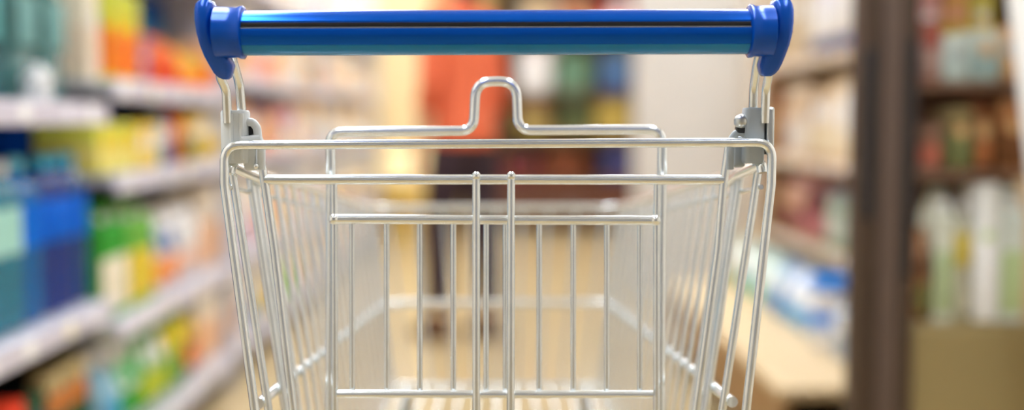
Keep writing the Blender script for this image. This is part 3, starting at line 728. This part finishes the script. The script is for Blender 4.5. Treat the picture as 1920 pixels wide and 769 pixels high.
facing('carton', 1, XRF + .03, YR_(1450), RB - .04, .802, .14, .27, ((130, 70, 35), TAN, BRN), 'dark brown carton', 'on the middle tan shelf', G)
facing('pouch', 3, XRF + .03, RA + .04, YR_(1580), .502, .14, .24, ((150, 70, 75), MAR, BRN), 'dusty red pouch', 'on the lower tan shelf', G)
facing('jar', 3, XRF + .03, YR_(1578), YR_(1548), .502, .1, .2, ((165, 185, 165), GRY, (195, 205, 190)), 'grey green jar', 'on the lower tan shelf', G)
facing('pouch', 3, XRF + .03, YR_(1545), YR_(1500), .502, .14, .25, (MAR, (190, 120, 120), (90, 35, 35)), 'maroon pouch with rose print', 'on the lower tan shelf', G)
facing('pouch', 3, XRF + .03, YR_(1498), YR_(1462), .502, .14, .24, ((215, 165, 160), (120, 60, 45), TAN), 'rose beige pouch with brown print', 'on the lower tan shelf', G)
facing('carton', 2, XRF + .03, YR_(1460), RB - .04, .502, .14, .22, ((110, 70, 40), BRN, TAN), 'umber carton', 'on the lower tan shelf', G)
# on the deck: lidded tubs and pale blue pouches
def one(kind, x, y, z, w, d, h, cols, label, rz=PI):
    r = thing(NAMES[kind], label, CATS[kind], (x, y, z), rz); GOODS[kind](w, d, h, *cols, r); return r
tx = at_x(1560, 600, .985)
one('tub', .985, tx.y, .277, .135, .11, .10, ((215, 225, 240), (0, 130, 225), WHT), 'white tub with bright blue lid standing on the cream deck')
one('tub', .985, tx.y, .378, .135, .11, .105, ((225, 225, 240), (0, 130, 225), WHT), 'white tub with bright blue lid stacked on another tub')
specs = [(3.635, (190, 215, 230), (120, 175, 220), 'pale blue pouch'), (3.79, (215, 225, 240), SKY, 'white pouch with sky blue print'), (3.96, (130, 165, 205), (70, 130, 200), 'mid blue pouch'), (4.13, (195, 220, 215), (90, 150, 205), 'pale aqua pouch'),
         (4.30, (205, 225, 215), LGR, 'whitish green pouch'), (4.47, (180, 205, 200), SKY, 'grey aqua pouch'), (4.64, (220, 225, 215), GRN, 'ivory pouch with green print'), (4.81, (190, 205, 190), TAN, 'grey green pouch')]
for i, (y, c, c2, nm) in enumerate(specs):
    one('pouch', 1.0, y, .277, .148, .12, .19, (c, c2, WHT), nm + ' standing on the cream deck beyond the blue lids')
one('bottle', .99, 3.25, .277, .10, .1, .17, ((200, 215, 230), WHT, WHT), 'clear squat bottle next to the blue lidded tubs')
one('bottle', .99, 3.13, .277, .10, .1, .17, ((190, 200, 190), TAN, WHT), 'grey squat bottle on the end of the cream deck')

# ================================================================== END DISPLAY WITH BROWN POST
YD = 2.5
pa, pb = at_y(1606, 400, YD).x, at_y(1718, 400, YD).x
post = thing('display_post', 'tall dark brown post with a grey metal strip beside the end display', 'post', ((pa + pb) / 2, YD + .035, 0))
obj('post_body', box(new(), (0, 0, 1.1), (pb - pa, .07, 2.2), .006), mat('dark brown veneer', (66, 48, 34), .5, noise=.18, scale=4, stretch=(6, 6, .6)), post, smooth=False)
obj('metal_strip', box(new(), (.004, -.039, 1.1), (.042, .012, 2.196), .004), mat('grey brown anodised strip', (98, 82, 74), .4, .3, noise=.06, scale=4), post, smooth=False, label='grey metal strip up the front of the post')
obj('dark_channel', box(new(), (.046, -.036, .86), (.026, .006, .5), .002), mat('dark channel', (32, 28, 30), .5, noise=.08), post, smooth=False)
obj('dark_channel', box(new(), (-.042, -.036, .91), (.03, .006, .36), .002), mat('dark channel', (32, 28, 30), .5, noise=.08), post, smooth=False)
ex0, ex1 = pb + .004, at_y(1935, 400, YD).x + .03
end = thing('end_display', 'end display rack with an olive base beside the brown post', 'display rack', ((ex0 + ex1) / 2, YD + .2, 0))
EW = ex1 - ex0
def ep(nm, c, s, m, bev=.004, lb=None): return obj(nm, box(new(), c, s, bev), m, end, smooth=False, label=lb)
M_OLV = mat('olive tan laminate', (150, 132, 88), .5, noise=.08, scale=3)
M_EPB = mat('brown laminate', (120, 88, 66), .5, noise=.1, scale=3)
ep('base_panel', (0, 0, .245), (EW, .36, .49), M_OLV, lb='olive tan base panel')
ep('back_panel', (0, .17, 1.25), (EW, .02, 1.5), M_EPB)
for z in (.502, .83, 1.02, 1.3): ep('shelf_board', (0, 0, z - .008), (EW - .004, .34, .016), M_OLV if z < .6 else M_EPB)
for s in (-1, 1): ep('side_panel', (s * (EW / 2 - .006), .06, 1.25), (.012, .22, 1.5), M_EPB) if s > 0 else None
YI = YD + .04
def xs(px): return at_y(px, 400, YI).x
def front(kind, pxa, pxb, z, h, cols, desc, n=1, d=.1, dy=0):
    a, b_ = xs(pxa), xs(pxb); step = (b_ - a) / n; w = step * .95
    dd = w if kind in ('bottle', 'tub', 'can', 'jar') else d
    first = None
    for k in range(n):
        loc = (a + step * (k + .5), YI + dy + dd / 2, z)
        lb = desc if n == 1 else '%s, %s from the brown post' % (desc, ORD[k])
        if first is None:
            first = thing(NAMES[kind], lb, CATS[kind], loc, -PI / 2, desc if n > 1 else None)
            GOODS[kind](w, dd, h, *cols, first)
        else: dup(first, loc, -PI / 2, lb, desc)
front('pouch', 1722, 1752, .504, .20, ((170, 115, 65), (125, 125, 65), BRN), 'rust pouch with olive print on the olive base of the end display')
front('milk', 1754, 1790, .504, .29, ((205, 208, 192), (168, 184, 140), WHT), 'grey white carton with sage panel on the olive base of the end display')
front('bottle', 1792, 1830, .504, .26, ((215, 212, 185), WHT, (200, 180, 80)), 'ivory bottle with yellow label on the olive base of the end display')
front('carton', 1832, 1876, .504, .30, ((240, 242, 240), WHT, (205, 225, 170)), 'bright white carton on the olive base of the end display')
front('milk', 1878, 1925, .504, .29, ((215, 225, 220), (190, 212, 160), WHT), 'pale mint carton on the olive base of the end display')
front('tub', 1726, 1770, .832, .10, ((150, 100, 80), (130, 95, 75), (190, 110, 90)), 'brown tub on the second shelf of the end display')
front('carton', 1774, 1822, .832, .135, ((120, 104, 66), (104, 108, 66), TAN), 'olive carton with moss panel on the second shelf of the end display')
front('pouch', 1825, 1866, .832, .15, ((160, 100, 62), (176, 110, 66), TAN), 'rust orange pouch on the second shelf of the end display')
front('carton', 1869, 1922, .832, .15, ((160, 110, 70), BRN, TAN), 'brown carton on the second shelf of the end display')
front('carton', 1722, 1758, 1.022, .13, ((150, 84, 70), (160, 130, 120), (150, 70, 60)), 'dull red carton on the third shelf of the end display')
front('carton', 1761, 1812, 1.022, .10, ((185, 195, 185), (170, 185, 180), GRY), 'grey green carton on the third shelf of the end display')
front('carton', 1815, 1868, 1.022, .11, ((190, 200, 190), (150, 175, 175), TAN), 'grey teal carton on the third shelf of the end display')
front('pouch', 1871, 1922, 1.022, .12, ((200, 150, 90), TAN, GRY), 'tan pouch on the third shelf of the end display')
front('carton', 1722, 1745, 1.022, .22, ((215, 150, 50), (170, 80, 40), YEL), 'tall amber carton behind the dull red carton', d=.08, dy=.13)
front('carton', 1748, 1800, 1.022, .235, ((240, 180, 175), YEL, WHT), 'tall pink carton with yellow panel behind the grey green carton', d=.08, dy=.13)
front('carton', 1803, 1850, 1.022, .24, ((245, 190, 120), (225, 190, 60), PNK), 'tall apricot carton with mustard panel', d=.08, dy=.13)
front('carton', 1853, 1900, 1.022, .24, ((225, 215, 110), (235, 205, 70), WHT), 'tall lime yellow carton behind the tan pouch', d=.08, dy=.13)
front('carton', 1725, 1920, 1.302, .2, ((220, 180, 150), PNK, WHT), 'peach carton on the top shelf of the end display', n=3, d=.15)
# leaning white board
a, c = at_y(1884, -60, 2.36), at_y(1932, 360, 2.36)
lb_ = new()
dirv = (a - c).normalized()
top = a + dirv * .25; bot = c - dirv * (c.z / dirv.z) * 1.0
b = new()
rings = []
for p in (bot, top):
    rings.append([p + Vector((0, -.008, 0)), p + Vector((.16, -.008, 0)), p + Vector((.16, .008, 0)), p + Vector((0, .008, 0))])
loft(b, rings)
bmesh.ops.bevel(b, geom=b.edges[:], offset=.003, segments=2, affect='EDGES')
tag(obj('white_board', b, mat('gloss white board', (250, 250, 250), .4, noise=.01), smooth=False), 'tall glossy white board leaning beside the end display', 'board')

label_goods()
# ================================================================== THE SHOPPER
M_SKIN = mat('skin', (214, 160, 128), .5, noise=.05, scale=12)
M_TOP = mat('orange knit', (220, 104, 66), .85, noise=.12, scale=60, bump=.3)
M_TRO = mat('dark plum cloth', (48, 30, 40), .85, noise=.15, scale=40, bump=.2)
M_HAIR = mat('dark brown hair', (52, 30, 22), .5, noise=.3, scale=60, stretch=(6, 6, 1))
M_SHOE = mat('brown suede', (96, 66, 44), .7, noise=.15)
def skin(name, verts, edges, radii, m, parent=None, root=0, sub=2):
    me = bpy.data.meshes.new(name); me.from_pydata([Vector(v) for v in verts], edges, []); me.materials.append(m)
    o = bpy.data.objects.new(name, me); C.objects.link(o)
    if parent: o.parent = parent
    md = o.modifiers.new('Skin', 'SKIN'); md.use_smooth_shade = True
    if not me.skin_vertices: me.attributes
    for i, r in enumerate(radii):
        sv = me.skin_vertices[0].data[i]
        sv.radius = r if isinstance(r, tuple) else (r, r); sv.use_root = (i == root)
    sd = o.modifiers.new('Sub', 'SUBSURF'); sd.levels = sub; sd.render_levels = sub
    return o
V, E, RD = [], [], []
def J(p, r, par=None):
    V.append(p); RD.append(r)
    if par is not None: E.append((par, len(V) - 1))
    return len(V) - 1
pel = J((0, 0, .90), (.11, .082))
wa_ = J((0, 0, 1.04), (.105, .08), pel); chs = J((0, .01, 1.24), (.145, .10), wa_); shd = J((0, .012, 1.36), (.10, .075), chs)
nk = J((0, .0, 1.43), .05, shd); nk2 = J((0, -.008, 1.49), .05, nk); hd = J((0, -.012, 1.56), (.068, .082), nk2); hd2 = J((0, -.008, 1.63), (.066, .08), hd)
for s, fx, fy in ((-1, -.105, .07), (1, .115, -.07)):
    hp = J((s * .085, 0, .86), (.09, .095), pel); kn = J((fx * .95, fy * .6 + .02, .48), .058, hp); cf = J((fx, fy * .8, .36), .054, kn); an = J((fx, fy, .10), .036, cf)
    hl_ = J((fx, fy - .01, .045), .036, an); tt = J((fx, fy + .12, .03), .03, hl_)
    sh_ = J((s * .155, .01, 1.345), .052, shd); up = J((s * .185, .01, 1.22), .046, sh_); el = J((s * .205, -.01, 1.08), .038, up); fa = J((s * .21, .03, .96), .034, el); wr_ = J((s * .205, .07, .85), .024, fa)
    pm = J((s * .205, .085, .80), (.018, .032), wr_); pk = J((s * .205, .092, .765), (.014, .034), pm)
    for q, (dy, l) in enumerate(((-.027, .055), (-.009, .068), (.009, .064), (.027, .05))):
        a_ = J((s * .204, .092 + dy, .745), .0088, pk); b_ = J((s * .198, .094 + dy * 1.1, .745 - l * .55), .0082, a_); J((s * .188, .094 + dy * 1.1, .745 - l), .0075, b_)
    t1 = J((s * .196, .125, .795), .0105, pm); t2 = J((s * .186, .14, .765), .0095, t1); J((s * .18, .142, .74), .008, t2)
PX, PY = at_y(868, 300, 5.05).x, 5.05
person = skin('person', V, E, RD, M_SKIN)
person.location = (PX, PY, 0); person.rotation_euler = (0, 0, R(38)); person.scale = (.86, .92, 1)
tag(person, 'person in an orange top and dark trousers walking ahead of the cart', 'person')
# face
b = new(); loft(b, [[Vector((x * k, .066 + y_, z)) for x, y_, z in ((-.011, 0, 1.555), (.011, 0, 1.555), (.007, .0, 1.595), (-.007, 0, 1.595))] for k, y_ in ((1, 0),)] + [[Vector((x, .092, z)) for x, z in ((-.006, 1.558), (.006, 1.558), (.003, 1.585), (-.003, 1.585))]])
obj('nose', b, M_SKIN, person)
for s in (-1, 1):
    obj('eye', ball(new(), (s * .028, .066, 1.6), .011), mat('eye white', (230, 228, 222), .2), person)
    obj('ear', ball(new(), (s * .068, -.015, 1.585), .02, 12, 8, (.4, .8, 1.4)), M_SKIN, person)
obj('mouth', ball(new(), (0, .066, 1.535), .02, 14, 8, (1, .35, .3)), mat('lips', (180, 90, 80), .4), person)
b = new(); ball(b, (0, -.02, 1.615), .088, 24, 16, (.9, 1.05, 1.05)); ball(b, (0, -.055, 1.52), .075, 20, 12, (.95, .7, 1.5))
for v in b.verts:
    if v.co.y > .035 and v.co.z < 1.66: v.co.y = .035
obj('hair', b, M_HAIR, person)
def TJ(p, r, par=None):
    tv.append(p); tr.append(r)
    if par is not None: te.append((par, len(tv) - 1))
    return len(tv) - 1
b = new()
loft(b, [sq(.155, .125, .835, 2.3, 32), sq(.162, .132, .85, 2.3, 32), sq(.160, .130, .90, 2.3, 32), sq(.146, .116, .98, 2.3, 32), sq(.142, .112, 1.06, 2.3, 32), sq(.155, .122, 1.18, 2.4, 32, (0, .008)),
         sq(.172, .124, 1.28, 2.5, 32, (0, .01)), sq(.168, .108, 1.345, 2.5, 32, (0, .011)), sq(.12, .088, 1.39, 2.2, 32, (0, .008)), sq(.075, .066, 1.43, 2, 32, (0, .002)), sq(.066, .062, 1.45, 2, 32, (0, 0))])
for s in (-1, 1):
    tube(b, fillet([(s * .12, .01, 1.345), (s * .165, .01, 1.335), (s * .187, .01, 1.22), (s * .205, -.01, 1.08), (s * .209, .022, .985)], .05), [.052] + [.062] * 7 + [.058] * 6 + [.054] * 7 + [.050] * 3, 20)
obj('sweater', b, M_TOP, person)
tv, te, tr = [], [], []
c0 = TJ((0, 0, .88), (.132, .106)); cw = TJ((0, 0, .96), (.112, .088), c0); TJ((0, 0, 1.02), (.10, .078), cw)
for s, fx, fy in ((-1, -.105, .07), (1, .115, -.07)):
    a1 = TJ((s * .085, 0, .82), (.11, .112), c0); a2 = TJ((fx * .95, fy * .6 + .02, .48), .085, a1); a3 = TJ((fx, fy * .85, .30), .072, a2); TJ((fx, fy, .12), .062, a3)
skin('trousers', tv, te, tr, M_TRO, person)
for s, fx, fy in ((-1, -.105, .045), (1, .115, -.095)):
    b = loft(new(), [sq(.048, .13, 0, 2.8, 24, (fx, fy + .07)), sq(.05, .135, .02, 2.8, 24, (fx, fy + .07)), sq(.045, .12, .05, 2.6, 24, (fx, fy + .06)), sq(.042, .07, .09, 2.4, 24, (fx, fy + .03)), sq(.04, .055, .11, 2.2, 24, (fx, fy + .025))])
    obj('shoe', b, M_SHOE, person)

# ================================================================== CAMERA, EXPOSURE
cam = bpy.data.cameras.new('camera'); co = bpy.data.objects.new('camera', cam); C.objects.link(co)
co.location = CAM; co.rotation_euler = ROT.to_euler()
cam.sensor_width = 36; cam.lens = F * 36 / 1920
cam.clip_start = .02
cam.dof.use_dof = True
cam.dof.focus_distance = 1.115
cam.dof.aperture_fstop = 1.2
bpy.context.scene.camera = co
w = bpy.data.worlds.new('world'); bpy.context.scene.world = w; w.use_nodes = True
w.node_tree.nodes['Background'].inputs['Color'].default_value = (.8, .85, .9, 1)
w.node_tree.nodes['Background'].inputs['Strength'].default_value = .5
sc = bpy.context.scene
sc.view_settings.view_transform = 'Standard'; sc.view_settings.look = 'None'
sc.view_settings.exposure = 0.26; sc.view_settings.gamma = 1; sc.view_settings.use_curve_mapping = False
sc.cycles.use_denoising = True
sc.cycles.max_bounces = 8; sc.cycles.diffuse_bounces = 5
